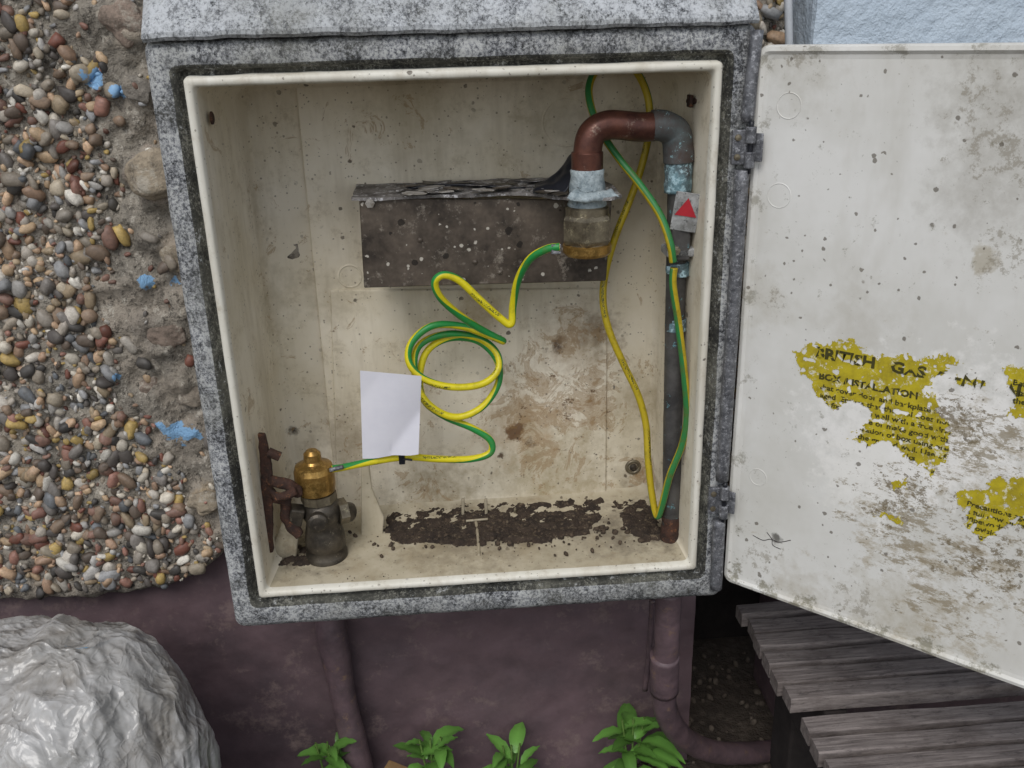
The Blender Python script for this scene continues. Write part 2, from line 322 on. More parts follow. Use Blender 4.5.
def rr(x0,x1,z0,z1,r,ns=26,nc=6):
    P=[]
    cs=[(x1-r,z0+r,-90),(x1-r,z1-r,0),(x0+r,z1-r,90),(x0+r,z0+r,180)]
    for i,(cx,cz,a0) in enumerate(cs):
        for k in range(nc+1):
            a_=math.radians(a0+90*k/nc); P.append((cx+r*math.cos(a_),cz+r*math.sin(a_)))
        nx=cs[(i+1)%4]; a_=math.radians(nx[2]); q=(nx[0]+r*math.cos(a_),nx[1]+r*math.sin(a_)); p=P[-1]
        for k in range(1,ns): P.append((p[0]+(q[0]-p[0])*k/ns,p[1]+(q[1]-p[1])*k/ns))
    return P
def torus(name,c,R_,r,ax,mat,par,n=40,m=8,flat=1.):
    q=Vector((0,0,1)).rotation_difference(Vector(ax)); vs=[];fs=[]
    for i in range(n):
        a_=2*math.pi*i/n
        for j in range(m):
            b=2*math.pi*j/m; vs.append(q@Vector(((R_+r*math.cos(b))*math.cos(a_),(R_+r*math.cos(b))*math.sin(a_),r*flat*math.sin(b)))+Vector(c))
    for i in range(n):
        for j in range(m): fs.append((i*m+j,((i+1)%n)*m+j,((i+1)%n)*m+(j+1)%m,i*m+(j+1)%m))
    return mesh(name,vs,fs,mat,par,True)
# ------------------------------------------------------------------ meter box
gb=empty("gas_meter_box")
prof=[(0,YW+.01,.010,0,0),(0,.012,.010,0,0),(.002,.004,.010,0,0),(.007,0,.010,0,.001),(.022,-.001,.008,0,.006),(.025,.001,.007,1,.007),(.027,.010,.006,1,.008),(.031,.010,.006,1,.008),(.0325,.0,.004,2,.008),(.034,-.002,.004,2,.008),
      (.0385,-.002,.004,2,.008),(.040,.0,.004,2,.008),(.041,.006,.006,2,.008),(.043,.05,.012,3,.008),(.048,D-.012,.02,3,.008),(.056,D,.018,3,.008)]
vs=[];fs=[];mi=[];n0=None
for k,(ins,y,r,mt,eb) in enumerate(prof):
    P=rr(BX0+ins,BX1-ins,ZB+ins+eb,ZT-ins,r); n0=len(P)
    for x,z in P:
        j=noise.noise_vector(Vector((x,y*3,z))*45)*(.0011 if k<8 else .0005); vs.append((x+j.x,y+j.y*.8,z+j.z))
    if k:
        for j in range(n0):
            fs.append(((k-1)*n0+j,(k-1)*n0+(j+1)%n0,k*n0+(j+1)%n0,k*n0+j))
            f=mt
            if mt==3 and P[j][1]<ZB+ins+eb+.003: f=4
            mi.append(f)
fs.append(tuple((len(prof)-1)*n0+j for j in range(n0))); mi.append(3)
shell=mesh("shell",vs,fs,[m_lich,m_edge,m_lip,m_cream,m_floor],gb,True,mi)
hp=[(-.004,ZT-.001),(-.007,ZT+.002),(-.007,ZT+.006),(-.004,ZT+.010),(.03,ZT+.05),(.06,ZT+.078),(.09,ZT+.088),(YW+.01,ZT+.095),(YW+.01,ZT+.003),(.01,ZT+.001)]
vs=[];fs=[];NX=80
for i in range(NX+1):
    x=BX0+.003+(BX1-BX0-.005)*i/NX; e=min(i,NX-i)
    for (y,z) in hp:
        ins=.003 if e==0 else 0
        j=noise.noise_vector(Vector((x,y,z))*50)*.0014
        vs.append((x,y+j.y+ins,z+j.z-(ins if z>ZT+.003 else 0)))
m=len(hp)
for i in range(NX):
    for j in range(m): fs.append((i*m+j,i*m+(j+1)%m,(i+1)*m+(j+1)%m,(i+1)*m+j))
fs.append(tuple(range(m))); fs.append(tuple(NX*m+j for j in range(m))[::-1])
mesh("hood",vs,fs,m_lich2,gb)
slab("back_panel",pxz([(294,70),(338,512),(612,500),(668,498),(690,70)],D-.003),D-.004,D+.002,m_cream,gb,.001)
slab("lower_panel",pxz([(330,290),(338,519),(606,508),(607,360),(606,288)],D-.006),D-.0075,D-.001,m_cream,gb,.0015)
torus("moulded_ring",W(566,122,D-.003),.026,.0018,(0,1,0),m_cream,gb,48)
torus("moulded_ring_small",W(350,276,D-.003),.013,.0018,(0,1,0),m_cream,gb,40)
torus("moulded_ring_low",W(633,467,D-.004),.008,.0025,(0,1,0),m_oldbrass,gb,30)
lathe("ring_plug",[(.001,0),(.0055,0),(.0045,.002),(.001,.003)],W(633,467,D-.003),m_dark,gb,20,(0,-1,0))
def screw(nm,c,ax,r=.004):
    lathe(nm,[(r*.3,0),(r,0),(r,.0015),(r*.7,.0025),(r*.1,.003)],c,m_rust,gb,16,ax)
screw("screw",W(211,118,.03),(1,0,0),.006)
tube("screw_stub",[W(688,101,.06),W(716,101,.03)],.003,m_rust,gb)
box("screw_washer",W(690,101,.055),(.004,.012,.012),m_rust,gb,.001)
FZ=ZB+.0495
def floorpt(u,v): return Wz(u,v,FZ)
def dirt(name,poly,h,mat,par,step=.0018,warp=.010):
    xs=[floorpt(*p).x for p in poly]; ys=[floorpt(*p).y for p in poly]; pl=list(zip(xs,ys))
    x0,x1,y0,y1=min(xs)-.012,max(xs)+.012,min(ys)-.012,max(ys)+.012; y1=min(y1,D-.008)
    nx=int((x1-x0)/step)+1; ny=int((y1-y0)/step)+1
    def dist(x,y):
        ins=False; dm=9
        for i in range(len(pl)):
            ax_,ay=pl[i]; bx,by=pl[(i+1)%len(pl)]
            if (ay>y)!=(by>y) and x<(bx-ax_)*(y-ay)/(by-ay)+ax_: ins=not ins
            t=max(0,min(1,((x-ax_)*(bx-ax_)+(y-ay)*(by-ay))/((bx-ax_)**2+(by-ay)**2+1e-12))); dm=min(dm,math.hypot(x-ax_-t*(bx-ax_),y-ay-t*(by-ay)))
        return dm if ins else -dm
    vs=[];fs=[]
    for i in range(nx+1):
        for j in range(ny+1):
            x=x0+(x1-x0)*i/nx; y=y0+(y1-y0)*j/ny; q=Vector((x,y,0))
            d=dist(x,y)+warp*noise.noise(q*40)*.8+warp*.3*noise.noise(q*130)+warp*.2*noise.noise(q*320)
            z=FZ-.0055+h*min(1,max(0,(d+.005)/.010))+.0016*noise.noise(q*400)+.004*noise.noise(q*80)*(1 if d>0 else .2)
            vs.append((x,y,z))
    for i in range(nx):
        for j in range(ny): a_=i*(ny+1)+j; fs.append((a_,a_+ny+1,a_+ny+2,a_+1))
    return mesh(name,vs,fs,mat,par,True)
di=empty("soil_debris")
dirt("soil",[(380,534),(384,517),(470,507),(560,503),(608,500),(604,522),(585,538),(540,546),(500,543),(460,549),(430,545),(400,547)],.0115,m_soil,di)
dirt("soil_right",[(612,505),(655,500),(664,540),(640,545),(622,530)],.0115,m_soil,di)
dirt("soil_left",[(268,568),(270,540),(300,545),(345,550),(338,560),(300,570)],.0085,m_soil,di)
def icos(name,items,mats,par=None,sub=1,cols=None,ang=.28):
    bm=bmesh.new(); bmesh.ops.create_icosphere(bm,subdivisions=sub,radius=1); bv=np.array([v.co[:] for v in bm.verts]); bf=np.array([[v.index for v in f.verts] for f in bm.faces]); bm.free()
    V=[];Fc=[];nv=len(bv); var=[]
    for k in range(24):
        o=Vector((k*7.3,k*3.1,1)); q=np.array([p*(1+ang*noise.noise(Vector(p)*1.1+o)+.16*noise.noise(Vector(p)*2.3+o)) for p in bv]); 
        q=np.sign(q)*np.abs(q)**(.8 if k%3 else .95); var.append(q)
    A=[]
    for i,(c,s,rot) in enumerate(items):
        M=np.array(rot.to_matrix())
        V.append((var[i%24]*np.array(s))@M.T+np.array(c)); Fc.append(bf+i*nv)
        if cols is not None: A.append(np.repeat([cols[i]],nv,axis=0))
    V=np.concatenate(V); Fc=np.concatenate(Fc); me=bpy.data.meshes.new(name)
    me.vertices.add(len(V)); me.vertices.foreach_set("co",V.ravel()); me.loops.add(Fc.size); me.loops.foreach_set("vertex_index",Fc.ravel())
    me.polygons.add(len(Fc)); me.polygons.foreach_set("loop_start",np.arange(0,Fc.size,3)); me.polygons.foreach_set("loop_total",np.full(len(Fc),3))
    me.update(); me.validate(); me.polygons.foreach_set("use_smooth",[True]*len(me.polygons))
    if cols is not None:
        at_=me.color_attributes.new("Col",'FLOAT_COLOR','POINT'); at_.data.foreach_set("color",np.concatenate(A).ravel())
    me.materials.append(mats); return link(bpy.data.objects.new(name,me),par)
def rrot(k=3.14): return Euler((random.uniform(-k,k),random.uniform(-k,k),random.uniform(-k,k)))
it=[]
for _ in range(900):
    p=floorpt(random.gauss(490,75),random.gauss(529,11))
    if p.y>D-.010 or p.y<.01: continue
    s=random.choice([.0008,.001,.0014,.002,.003,.004]); it.append(((p.x,p.y,FZ+.003+s*.3),(s,s*.8,s*.6),rrot()))
for _ in range(160):
    p=floorpt(random.uniform(270,690),random.uniform(505,580))
    if p.y>D-.010 or p.y<.01: continue
    s=random.choice([.0005,.0007,.001]); it.append(((p.x,p.y,FZ-.0005+s*.4),(s,s*.8,s*.6),rrot()))
icos("crumbs",it,m_crumb,di)
tube("moulded_strip",[Wz(479,556,FZ+.001),Wz(478,538,FZ+.005),Wz(476,522,FZ+.008)],.0018,m_floor,gb)
tube("strip_cross",[Wz(466,521,FZ+.008),Wz(488,519,FZ+.009)],.0015,m_floor,gb)
for (u,v) in [(486,508),(515,518),(463,508)]:
    tube("threaded_stud",[W(u,v+8,.13),W(u,v-9,.13)],.0020,m_oldbrass if u>500 else m_floor,gb,wob=.3)
slab("moulded_gusset",pxz([(361,455),(368,455),(372,490),(384,518),(381,553),(345,553),(350,545),(361,538)],.10),.10,.106,m_floor,gb,.001)
slab("moulded_foot",pxz([(272,548),(283,520),(300,522),(296,558),(272,559)],.06),.06,.068,m_floor,gb,.001)
def Wf(u,v,y=-.004): return W(u,v,y)
tube("hinge_rod",[Wf(742,170,-.012),Wf(734,300,-.012),Wf(722,480,-.012)],.0068,m_hinge,gb,sm=False,wob=.08,n=18)
tube("hinge_rod_low",[Wf(719,520,-.012),Wf(716,588,-.012)],.0068,m_hinge,gb,sm=False,wob=.08,n=18)
tube("hinge_rod_top",[Wf(757,30,-.006),Wf(747,122,-.010)],.0060,m_hinge,gb,sm=False,wob=.08,n=18)
for (u,v) in [(743,147),(718,500)]:
    p=Wf(u,v,-.010)
    box("hinge_leaf",p+Vector((-.002,0,0)),(.018,.005,.032),m_hinge,gb,.001)
    box("hinge_plate",p+Vector((.012,-.007,0)),(.010,.0025,.026),m_hinge,gb,.0008,Euler((0,0,-dang)).to_matrix())
    tube("hinge_knuckle",[p+Vector((.005,-.006,-.019)),p+Vector((.005,-.006,-.004))],.0050,m_hinge,gb,sm=False)
    tube("hinge_knuckle_b",[p+Vector((.005,-.006,.004)),p+Vector((.005,-.006,.019))],.0050,m_hinge,gb,sm=False)
    tube("hinge_pin",[p+Vector((.005,-.006,-.024)),p+Vector((.005,-.006,.024))],.0024,m_black,gb,sm=False)
    for dz_ in(-.009,.009): lathe("hinge_screw",[(.0005,0),(.0033,0),(.0028,.0012),(.0005,.0016)],p+Vector((-.006,-.0028,dz_)),m_oldbrass,gb,12,(0,-1,0))
# ------------------------------------------------------------------ door
zt=W(768,45,-.006).z; zb=W(730,580,-.006).z; DW=.50
dp=[(0,-.020),(0,-.003),(.0015,0),(.005,.0008),(.008,-.0015),(.012,-.0022)]
vs=[];fs=[]
for k,(ins,t) in enumerate(dp):
    P=rr(ins,DW-ins,zb+ins,zt-ins,max(.010-ins*.5,.003),ns=20); n0=len(P)
    for s,z in P: 
        q=H+dd*s+dn*(t+.001*noise.noise(Vector((s*9,z*9,0)))*(k<5)); vs.append((q.x,q.y,z))
    if k:
        for j in range(n0): fs.append(((k-1)*n0+j,(k-1)*n0+(j+1)%n0,k*n0+(j+1)%n0,k*n0+j))
fs.append(tuple((len(dp)-1)*n0+j for j in range(n0))); fs.append(tuple(range(n0))[::-1])
mesh("door",vs,fs,[m_door],gb,False)
for (u,v,r) in [(788,106,.0115),(778,196,.0115),(757,478,.0095)]:
    s,z=sz(u,v); torus("door_boss",H+dd*s+dn*(-.0024)+Vector((0,0,z)),r,.0006,tuple(dn),m_door,gb,36)
for cr in ([(752,536),(762,541),(770,540),(778,543),(790,541)],[(766,533),(771,540),(772,546),(780,550)]):
    tube("door_crack",[H+dd*sz(u,v)[0]+dn*(-.0021)+Vector((0,0,sz(u,v)[1])) for u,v in cr],.0004,m_joist_shade,gb,6)
polys=[[(795,352),(815,345),(850,340),(855,352),(880,360),(905,352),(915,362),(950,356),(962,362),(937,374),(925,390),(935,402),(948,430),(945,462),(915,466),(897,447),(850,441),(872,420),(868,406),(845,400),(830,412),(815,395),(812,380),(797,370)],
 [(956,498),(985,490),(1000,478),(1024,480),(1040,490),(1030,525),(1005,530),(980,543),(965,522)],[(1008,370),(1040,368),(1040,425),(1012,420),(1016,400)],[(892,482),(904,480),(906,488),(895,490)],[(872,512),(900,516),(902,522),(880,518)],[(920,468),(935,470),(930,480)],[(955,378),(990,382),(985,388),(958,385)],[(848,345),(870,350),(860,352)]]
pol2=[[sz(u,v) for u,v in p] for p in polys]
def inp(x,y,pl):
    ins=False
    for i in range(len(pl)):
        ax_,ay=pl[i]; bx,by=pl[(i+1)%len(pl)]
        if (ay>y)!=(by>y) and x<(bx-ax_)*(y-ay)/(by-ay)+ax_: ins=not ins
    return ins
def lab(s,z):
    q=Vector((s,z,0)); w=noise.noise_vector(q*70)*.006+noise.noise_vector(q*210)*.005+noise.noise_vector(q*600)*.0025
    if noise.noise(q*150+Vector((5,5,5)))>.40: return False
    return any(inp(s+w.x,z+w.y,p) for p in pol2)
alls=[q for p in pol2 for q in p]; s0,s1=min(q[0] for q in alls)-.01,min(DW-.014,max(q[0] for q in alls)+.01); z0,z1=min(q[1] for q in alls)-.01,max(q[1] for q in alls)+.01
st_=.0007; ni=int((s1-s0)/st_); nj=int((z1-z0)/st_); vs=[];fs=[];vid={}
def gv(i,j):
    if (i,j) not in vid:
        s=s0+i*st_+.0004*noise.noise(Vector((i,j,0))*.7); z=z0+j*st_+.0004*noise.noise(Vector((j,i,3))*.7)
        q=H+dd*s+dn*(-.0018); vid[(i,j)]=len(vs); vs.append((q.x,q.y,z))
    return vid[(i,j)]
for i in range(ni):
    for j in range(nj):
        if lab(s0+(i+.5)*st_,z0+(j+.5)*st_): fs.append((gv(i,j),gv(i+1,j),gv(i+1,j+1),gv(i,j+1)))
mesh("torn_label",vs,fs,m_label,gb)
def text(body,u,v,h,bold=0,sx=1.):
    s,z=sz(u,v); cu=bpy.data.curves.new("t",'FONT'); cu.body=body; cu.size=h; cu.offset=bold; cu.resolution_u=2
    o=bpy.data.objects.new("t",cu); S.collection.objects.link(o); bpy.context.view_layer.update()
    me=bpy.data.meshes.new_from_object(o.evaluated_get(bpy.context.evaluated_depsgraph_get()))
    bpy.data.objects.remove(o); bm=bmesh.new(); bm.from_mesh(me)
    for vv in bm.verts: vv.co.x*=sx
    dele=[]
    for f in bm.faces:
        m_=f.calc_center_median(); q=Vector((s+m_.x,z+m_.y,0))
        if not lab(q.x,q.y) or noise.noise(q*320)>.22: dele.append(f)
    bmesh.ops.delete(bm,geom=dele,context='FACES')
    for vv in bm.verts:
        q=H+dd*(s+vv.co.x)+dn*(-.0014); vv.co=(q.x,q.y,z+vv.co.y)
    me2=bpy.data.meshes.new("label_text"); bm.to_mesh(me2); bm.free(); me2.materials.append(m_ink)
    link(bpy.data.objects.new("label_text",me2),gb)
text("BRITISH   GAS  CENTRAL",814,357,.0150,.0006,1.12)
text("BOX INSTALLATION",818,379,.0092,.0004,1.1)
L=["that cover door and backplate are not dam","aged. Ensure that the seal does not cover","be fixed to the wall with a free drain from vent","used to secure or make good with a free drain to","damp penetration of box using prefer","pipe from the ground well. Use of prefer","taken through the box. Its","A meter box may be fixed on a solid","wall or cavity and has base if necessary"]
for i,t in enumerate(L): text(t,819+i*.3,389+i*8.2,.0074,.0002,1.15)
for i,t in enumerate(["Precautions against","a full flow of gas and","Pipework to be laid in","Provision for mounting","Pressure to be laid","servicing of meter"]): text(t,966,506+i*7.5,.0072,.0002,1.1)
for i,t in enumerate(["Before","opening","the door"]): text(t,1012,385+i*9,.0070,.0002,1.1)
# ------------------------------------------------------------------ steel bracket
br=empty("steel_meter_bracket")
yF=.078
slab("front_face",pxz([(359,198),(364,288),(606,281),(612,200)],yF),yF,yF+.003,m_steel,br,.001)
a0=W(359,200,yF)
box("left_flange",(a0.x+.0045,yF+.048,W(361,243,yF).z),(.003,.088,.088),m_steel,br,.0005)
def sheet(name,outline,zf,th,mat,par,step=.004,rag=.0015):
    bm=bmesh.new(); pts=[]
    for i in range(len(outline)):
        a_=Vector((*outline[i],0)); b_=Vector((*outline[(i+1)%len(outline)],0)); n_=max(1,int((b_-a_).length/step))
        for k in range(n_):
            p=a_.lerp(b_,k/n_); j=noise.noise_vector(p*170)*rag; pts.append((p.x+j.x,p.y+j.y))
    top=[bm.verts.new((x,y,zf(x,y))) for x,y in pts]; f=bm.faces.new(top)
    r=bmesh.ops.extrude_face_region(bm,geom=[f]); bmesh.ops.translate(bm,vec=(0,0,-th),verts=[v for v in r['geom'] if isinstance(v,bmesh.types.BMVert)])
    return bmobj(name,bm,mat,par)
zP=W(359,199,yF).z
xl=W(352,197,yF).x; xr=W(620,200,.04).x; xm=W(540,205,yF).x
sheet("top_plate",[(xl,yF-.004),(xm-.03,yF-.005),(xm+.0,yF-.02),(xm+.03,.022),(xr-.01,.018),(xr,.03),(xr+.002,.10),(xr-.01,D-.008),(xl-.002,D-.008)],lambda x,y:zP+.0015+.0018*noise.noise(Vector((x,y,0))*30),.003,m_plate,br)
for k in range(60):
    x=random.uniform(xl+.05,xr-.02); y=random.uniform(.07 if x<xm else .035,D-.03); r=random.uniform(.003,.014)
    if math.hypot(x-W(587,253,.045).x,y-.045)<.03: continue
    pts=[(x+r*random.uniform(.5,1.3)*math.cos(t),y+r*random.uniform(.5,1.3)*math.sin(t)) for t in [i*2*math.pi/8 for i in range(8)]]
    tx,ty=random.uniform(-.10,.10),random.uniform(-.12,.05); sheet("paint_flake",pts,lambda X,Y:zP+.0038+(abs(tx)+abs(ty))*r+(X-x)*tx+(Y-y)*ty,.0005,random.choice([m_flake,m_plate,m_plate,m_dark,m_steel]),br,.003,.0015)
def curl(name,P,Q,mat,n=16):
    vs=[];fs=[]
    A_=smoothpath([W(*p) for p in P],6); B_=smoothpath([W(*p) for p in Q],6)
    for i,(a_,b_) in enumerate(zip(A_,B_)):
        for j in range(n+1):
            t=j/n; p=a_.lerp(b_,t); p+=Vector((0,-.004*math.sin(t*math.pi),0))+noise.noise_vector(p*110)*.002; vs.append(p)
    for i in range(len(A_)-1):
        for j in range(n): k=i*(n+1)+j; fs.append((k,k+n+1,k+n+2,k+1))
    o=mesh(name,vs,fs,mat,br,True); md=o.modifiers.new("s",'SOLIDIFY'); md.thickness=.0006; return o
curl("torn_black_film",[(577,146,.085),(569,156,.085),(557,172,.08),(536,184,.08)],[(572,180,.050),(568,188,.046),(556,193,.048),(532,193,.055)],m_black)
curl("peeled_paint_skirt",[(574,189,.032),(585,192,.026),(600,191,.026),(612,189,.034)],[(566,199,.024),(584,202,.020),(602,201,.020),(620,197,.024)],m_solder,8)
tube("loose_wire",[W(400,190,.12),W(430,186,.12),W(470,185,.11),W(510,188,.10),W(545,188,.09)],.0016,m_black,br,8)
tube("loose_wire",[W(470,198,.085),W(500,190,.095),W(540,193,.08)],.0012,m_flake,br,8)
screw_p=W(370,203,yF-.002); lathe("bolt",[(.001,0),(.005,0,6),(.005,.003,6),(.001,.0035)],screw_p,m_flake,br,24,(0,-1,0))
for (u,v) in [(420,240),(475,262),(500,272)]: lathe("rivet",[(.0005,0),(.0028,0),(.0024,.001),(.0005,.0016)],W(u,v,yF-.0005),m_steel,br,14,(0,-1,0))
# ------------------------------------------------------------------ copper pipework
cp=empty("copper_gas_pipe")
yN=.045
N0=W(587,253,yN); nx_=N0.x
def nz(v): return W(587,v,yN).z
lathe("union_nut",[(.010,nz(254)),(.0225,nz(254)),(.0250,nz(251)),(.0250,nz(244)),(.0225,nz(243))],(nx_,yN,0),m_brass,cp,40,smooth=False)
lathe("union_body",[(.0215,nz(244)),(.0245,nz(242),6),(.0268,nz(238),6),(.0268,nz(218),6),(.0250,nz(214),6),(.022,nz(213)),(.022,nz(207)),(.019,nz(205))],(nx_,yN,0),m_oldbrass,cp,48,rot=.35)
lathe("solder_collar",[(.018,nz(209)),(.020,nz(204)),(.0175,nz(196)),(.0185,nz(188)),(.0165,nz(176)),(.0172,nz(170)),(.015,nz(168))],(nx_-.0,yN,0),m_solder,cp,32,smooth=True)
yR=.052
top=[Vector((nx_,yN,nz(200))),Vector((nx_,yN,nz(165))),Vector((nx_+.000,yN,nz(152))),Vector((nx_+.005,yN+.001,nz(134))),Vector((nx_+.022,yN+.003,nz(126))),W(640,127,.048),W(662,126,.05)]
tube("elbow_copper",top,lambda t:.0142,m_copper,cp,20,wob=.02)
tube("elbow_socket",[Vector((nx_,yN,nz(170))),Vector((nx_,yN,nz(160))),Vector((nx_,yN,nz(152)))],.0160,m_copper,cp,20)
tube("corner_elbow",[W(652,126,.05),W(664,126,.05),W(675,133,yR),W(678,148,yR),W(678.5,162,yR)],.0155,m_verd,cp,20,wob=.06)
tube("collar",[W(678.5,158,yR),W(678,192,yR)],.0140,m_pipe2,cp,20,sm=False,wob=.1)
tube("riser",[W(678,188,yR),W(675.5,300,yR),W(673,420,yR),W(671,535,yR),W(669,570,yR)],.0108,m_pipe,cp,18,wob=.05)
tube("blue_sleeve_a",[W(676,318,yR),W(675.5,330,yR)],.0113,m_pipe2,cp,18,sm=False)
tube("blue_sleeve_b",[W(678,262,yR),W(677.5,275,yR)],.0118,m_pipe2,cp,18,sm=False,wob=.2)
tube("lower_corroded",[W(672,515,yR),W(671,541,yR)],.0122,m_rust,cp,18,sm=False,wob=.2)
box("clamp_body",W(680,240,yR-.013),(.020,.010,.042),m_pipe,cp,.002)
box("clamp_strap",W(678,250,yR-.003),(.030,.030,.009),m_tag,cp,.002)
tg=W(686,212,yR-.022); Rt=Euler((math.radians(6),math.radians(8),math.radians(-14))).to_matrix()
box("warning_tag",tg,(.026,.0012,.040),m_tag,cp,.0004,Rt)
tri=[tg+Rt@Vector(p) for p in [(-.011,-.0016,-.004),(.011,-.0016,-.004),(0,-.0016,.015)]]; mesh("red_triangle",tri,[(0,1,2)],m_red,cp)
lathe("clamp_screw",[(.001,0),(.005,0,6),(.005,.004,6),(.001,.005)],W(675,250,yR-.018),m_oldbrass,cp,18,(0,-1,0))
# ------------------------------------------------------------------ cables
ca=empty("earth_cable")
A=[(560,247,.018),(547,249,.022),(530,259,.034),(518,280,.05),(513,305,.062),(511,324,.062),(500,318,.062),(480,300,.060),(460,281,.058),(444,275,.056),(435,282,.056),(440,297,.062),(458,314,.075),(482,330,.088),(503,341,.095),
 (490,336,.105),(460,326,.11),(432,326,.105),(412,342,.10),(409,362,.095),(424,379,.09),(452,387,.088),(482,384,.092),(498,370,.1),(496,352,.11),(478,338,.118),(448,334,.118),(422,343,.112),(414,362,.106),(420,392,.1),(436,410,.096),(458,417,.096),
 (482,407,.1),(498,384,.106),(497,360,.114),(478,341,.122),(450,338,.124),(428,350,.12),(420,374,.114),(424,400,.108),(444,416,.105),(472,428,.102),(490,440,.1),(490,453,.098),(470,459,.094),(438,459,.088),(405,457,.08),(370,462,.07),(345,467,.06),(332,469,.055)]
tube("sleeve",[W(*p) for p in A],.0041,m_cable,ca,18,8)
p=W(556,249,.018); box("lug",p,(.010,.004,.010),m_hinge,ca,.001)
box("cable_tie",W(402,458,.079),(.007,.011,.012),m_black,ca,.001); tube("tie_tail",[W(403,459,.074),W(412,460,.07)],.0012,m_black,ca)
cb=empty("earth_cable")
B=[(673,262,.030),(670,243,.030),(660,215,.040),(640,185,.055),(620,160,.068),(603,135,.078),(592,110,.088),(589,88,.1),(597,70,.11),(615,61,.115),(635,70,.12),(648,98,.12),(649,130,.115),(642,165,.11),(630,200,.105),(616,235,.10),(606,270,.095),(603,300,.09),(609,330,.085),(624,365,.08),(638,395,.075),(646,425,.07),(648,460,.062),(652,495,.055),(657,516,.048),(662,505,.04),(670,475,.034),(682,445,.032),(687,415,.030),(684,370,.030),(678,320,.032),(673,285,.032),(674,268,.032)]
tube("sleeve",[W(*p) for p in B],.0040,m_cable2,cb,18,8)
# ------------------------------------------------------------------ paper tag
pa=empty("paper_tag"); vs=[];fs=[];n_=24
for i in range(n_+1):
    for j in range(n_+1):
        u=i/n_; v=j/n_; U=360+61.5*u+ (2.5*v if u<.5 else -3*v*(u-.5)*2); V_=370.5+5.5*u+ v*(88-10*u)
        if j==n_: V_+=.8*math.sin(u*9)
        y=.062-.008*math.sin(u*2.2+v)+.012*v-.016*max(0,(u+v-1.45))*1.5-.010*max(0,.35-u-v)
        vs.append(W(U,V_,y))
for i in range(n_):
    for j in range(n_): a_=i*(n_+1)+j; fs.append((a_,a_+n_+1,a_+n_+2,a_+1))
mesh("paper",vs,fs,m_paper,pa,True)
# ------------------------------------------------------------------ valve
gv_=empty("gas_valve"); yV=.062
def vz(v): return W(315,v,yV).z
vx=W(315,480,yV).x
lathe("brass_cap",[(.017,vz(492)),(.0215,vz(490)),(.0225,vz(484)),(.0225,vz(470)),(.0205,vz(465)),(.012,vz(462)),(.010,vz(460)),(.0095,vz(453)),(.006,vz(450)),(.001,vz(450))],(vx,yV,0),m_brass,gv_,36)
lathe("cap_hex",[(.008,vz(492)),(.0205,vz(492),8),(.0205,vz(500),8),(.018,vz(501))],(vx+.002,yV,0),m_oldbrass,gv_,32)
lathe("valve_body",[(.017,vz(500)),(.021,vz(505)),(.022,vz(515)),(.019,vz(520)),(.021,vz(528)),(.023,vz(536)),(.023,vz(545)),(.019,vz(548)),(.024,vz(552)),(.024,vz(562)),(.018,vz(566))],(vx+.004,yV,0),m_dark,gv_,36,smooth=True)
tube("valve_outlet",[W(330,512,yV),W(350,512,yV+.02)],.0115,m_dark,gv_,18,sm=False)
lathe("outlet_nut",[(.008,0),(.015,0,6),(.015,.010,6),(.008,.011)],W(338,512,yV-.0),m_oldbrass,gv_,24,(.9,.4,0))
lathe("side_boss",[(.004,0),(.011,0),(.011,.008),(.008,.010),(.002,.011)],W(318,520,yV-.02),m_dark,gv_,24,(.1,-1,0))
tube("earth_stud",[W(330,470,yV-.01),W(343,467,yV-.012)],.0025,m_hinge,gv_)
rb=empty("rusty_bracket")
slab("upright",pxz([(258,434),(265,435),(272,470),(273,553),(265,553)],.035),.035,.041,m_rust,rb,.0008,rag=.0012)
tube("chain_link",[W(264,478,.045),W(278,482,.035),(W(292,487,.036)),W(298,494,.04)],.006,m_rust,rb,wob=.5)
tube("chain_link_b",[W(266,488,.045),W(280,497,.03),(W(296,490,.03))],.005,m_rust,rb,wob=.5)
tube("clamp_rod",[W(285,495,.045),W(287,520,.045),W(300,535,.045)],.006,m_rust,rb,wob=.4)
box("clamp_block",W(296,515,.05),(.016,.016,.022),m_dark,rb,.002,Euler((.1,.3,.2)).to_matrix())
box("handle",W(282,500,.04),(.020,.008,.009),m_rust,rb,.002,Euler((0,.3,0)).to_matrix())
tube("stub",[W(268,452,.03),W(280,457,.03)],.005,m_rust,rb,wob=.4)
# ------------------------------------------------------------------ walls
pw=empty("pebbledash_wall")
bnd=[(66,0),(90,60),(104,110),(112,200),(108,300),(125,400),(155,430),(185,480),(215,550),(235,620)]
bz=[W(u,v,YW).z for u,v in bnd][::-1]; bx=[W(u,v,YW).x for u,v in bnd][::-1]
lips=[(-200,606),(0,602),(60,600),(110,597),(165,588),(200,574),(225,552),(300,545)]
lx=[W(u,v,YW).x for u,v in lips]; lz=[W(u,v,YW).z for u,v in lips]
def lip(x): return float(np.interp(x,lx,lz))+.004*noise.noise(Vector((x*40,0,0)))
bumps=[(125,22,.030,.016),(158,178,.036,.018),(172,120,.022,.010),(205,500,.024,.010),(180,250,.028,.012),(150,330,.03,.009),(185,380,.024,.009),(138,92,.022,.009),(150,240,.02,.008),(175,320,.02,.008)]
bw=[(W(u,v,YW).x,W(u,v,YW).z,r,h) for u,v,r,h in bumps]
def wy(x,z):
    q=Vector((x,0,z)); smooth=1 if (x>float(np.interp(z,bz,bx))) else .5
    y=YW-.006*noise.fractal(q*32,1.,2.,5)*(1+smooth)-.003*smooth*noise.noise(q*12)
    for X,Z,r,h in bw:
        d=math.hypot(x-X,z-Z)/r*(1+.25*noise.noise(q*40))
        if d<1: y-=h*(1-d*d)**.8*(1+.3*noise.noise(q*60))
    return y
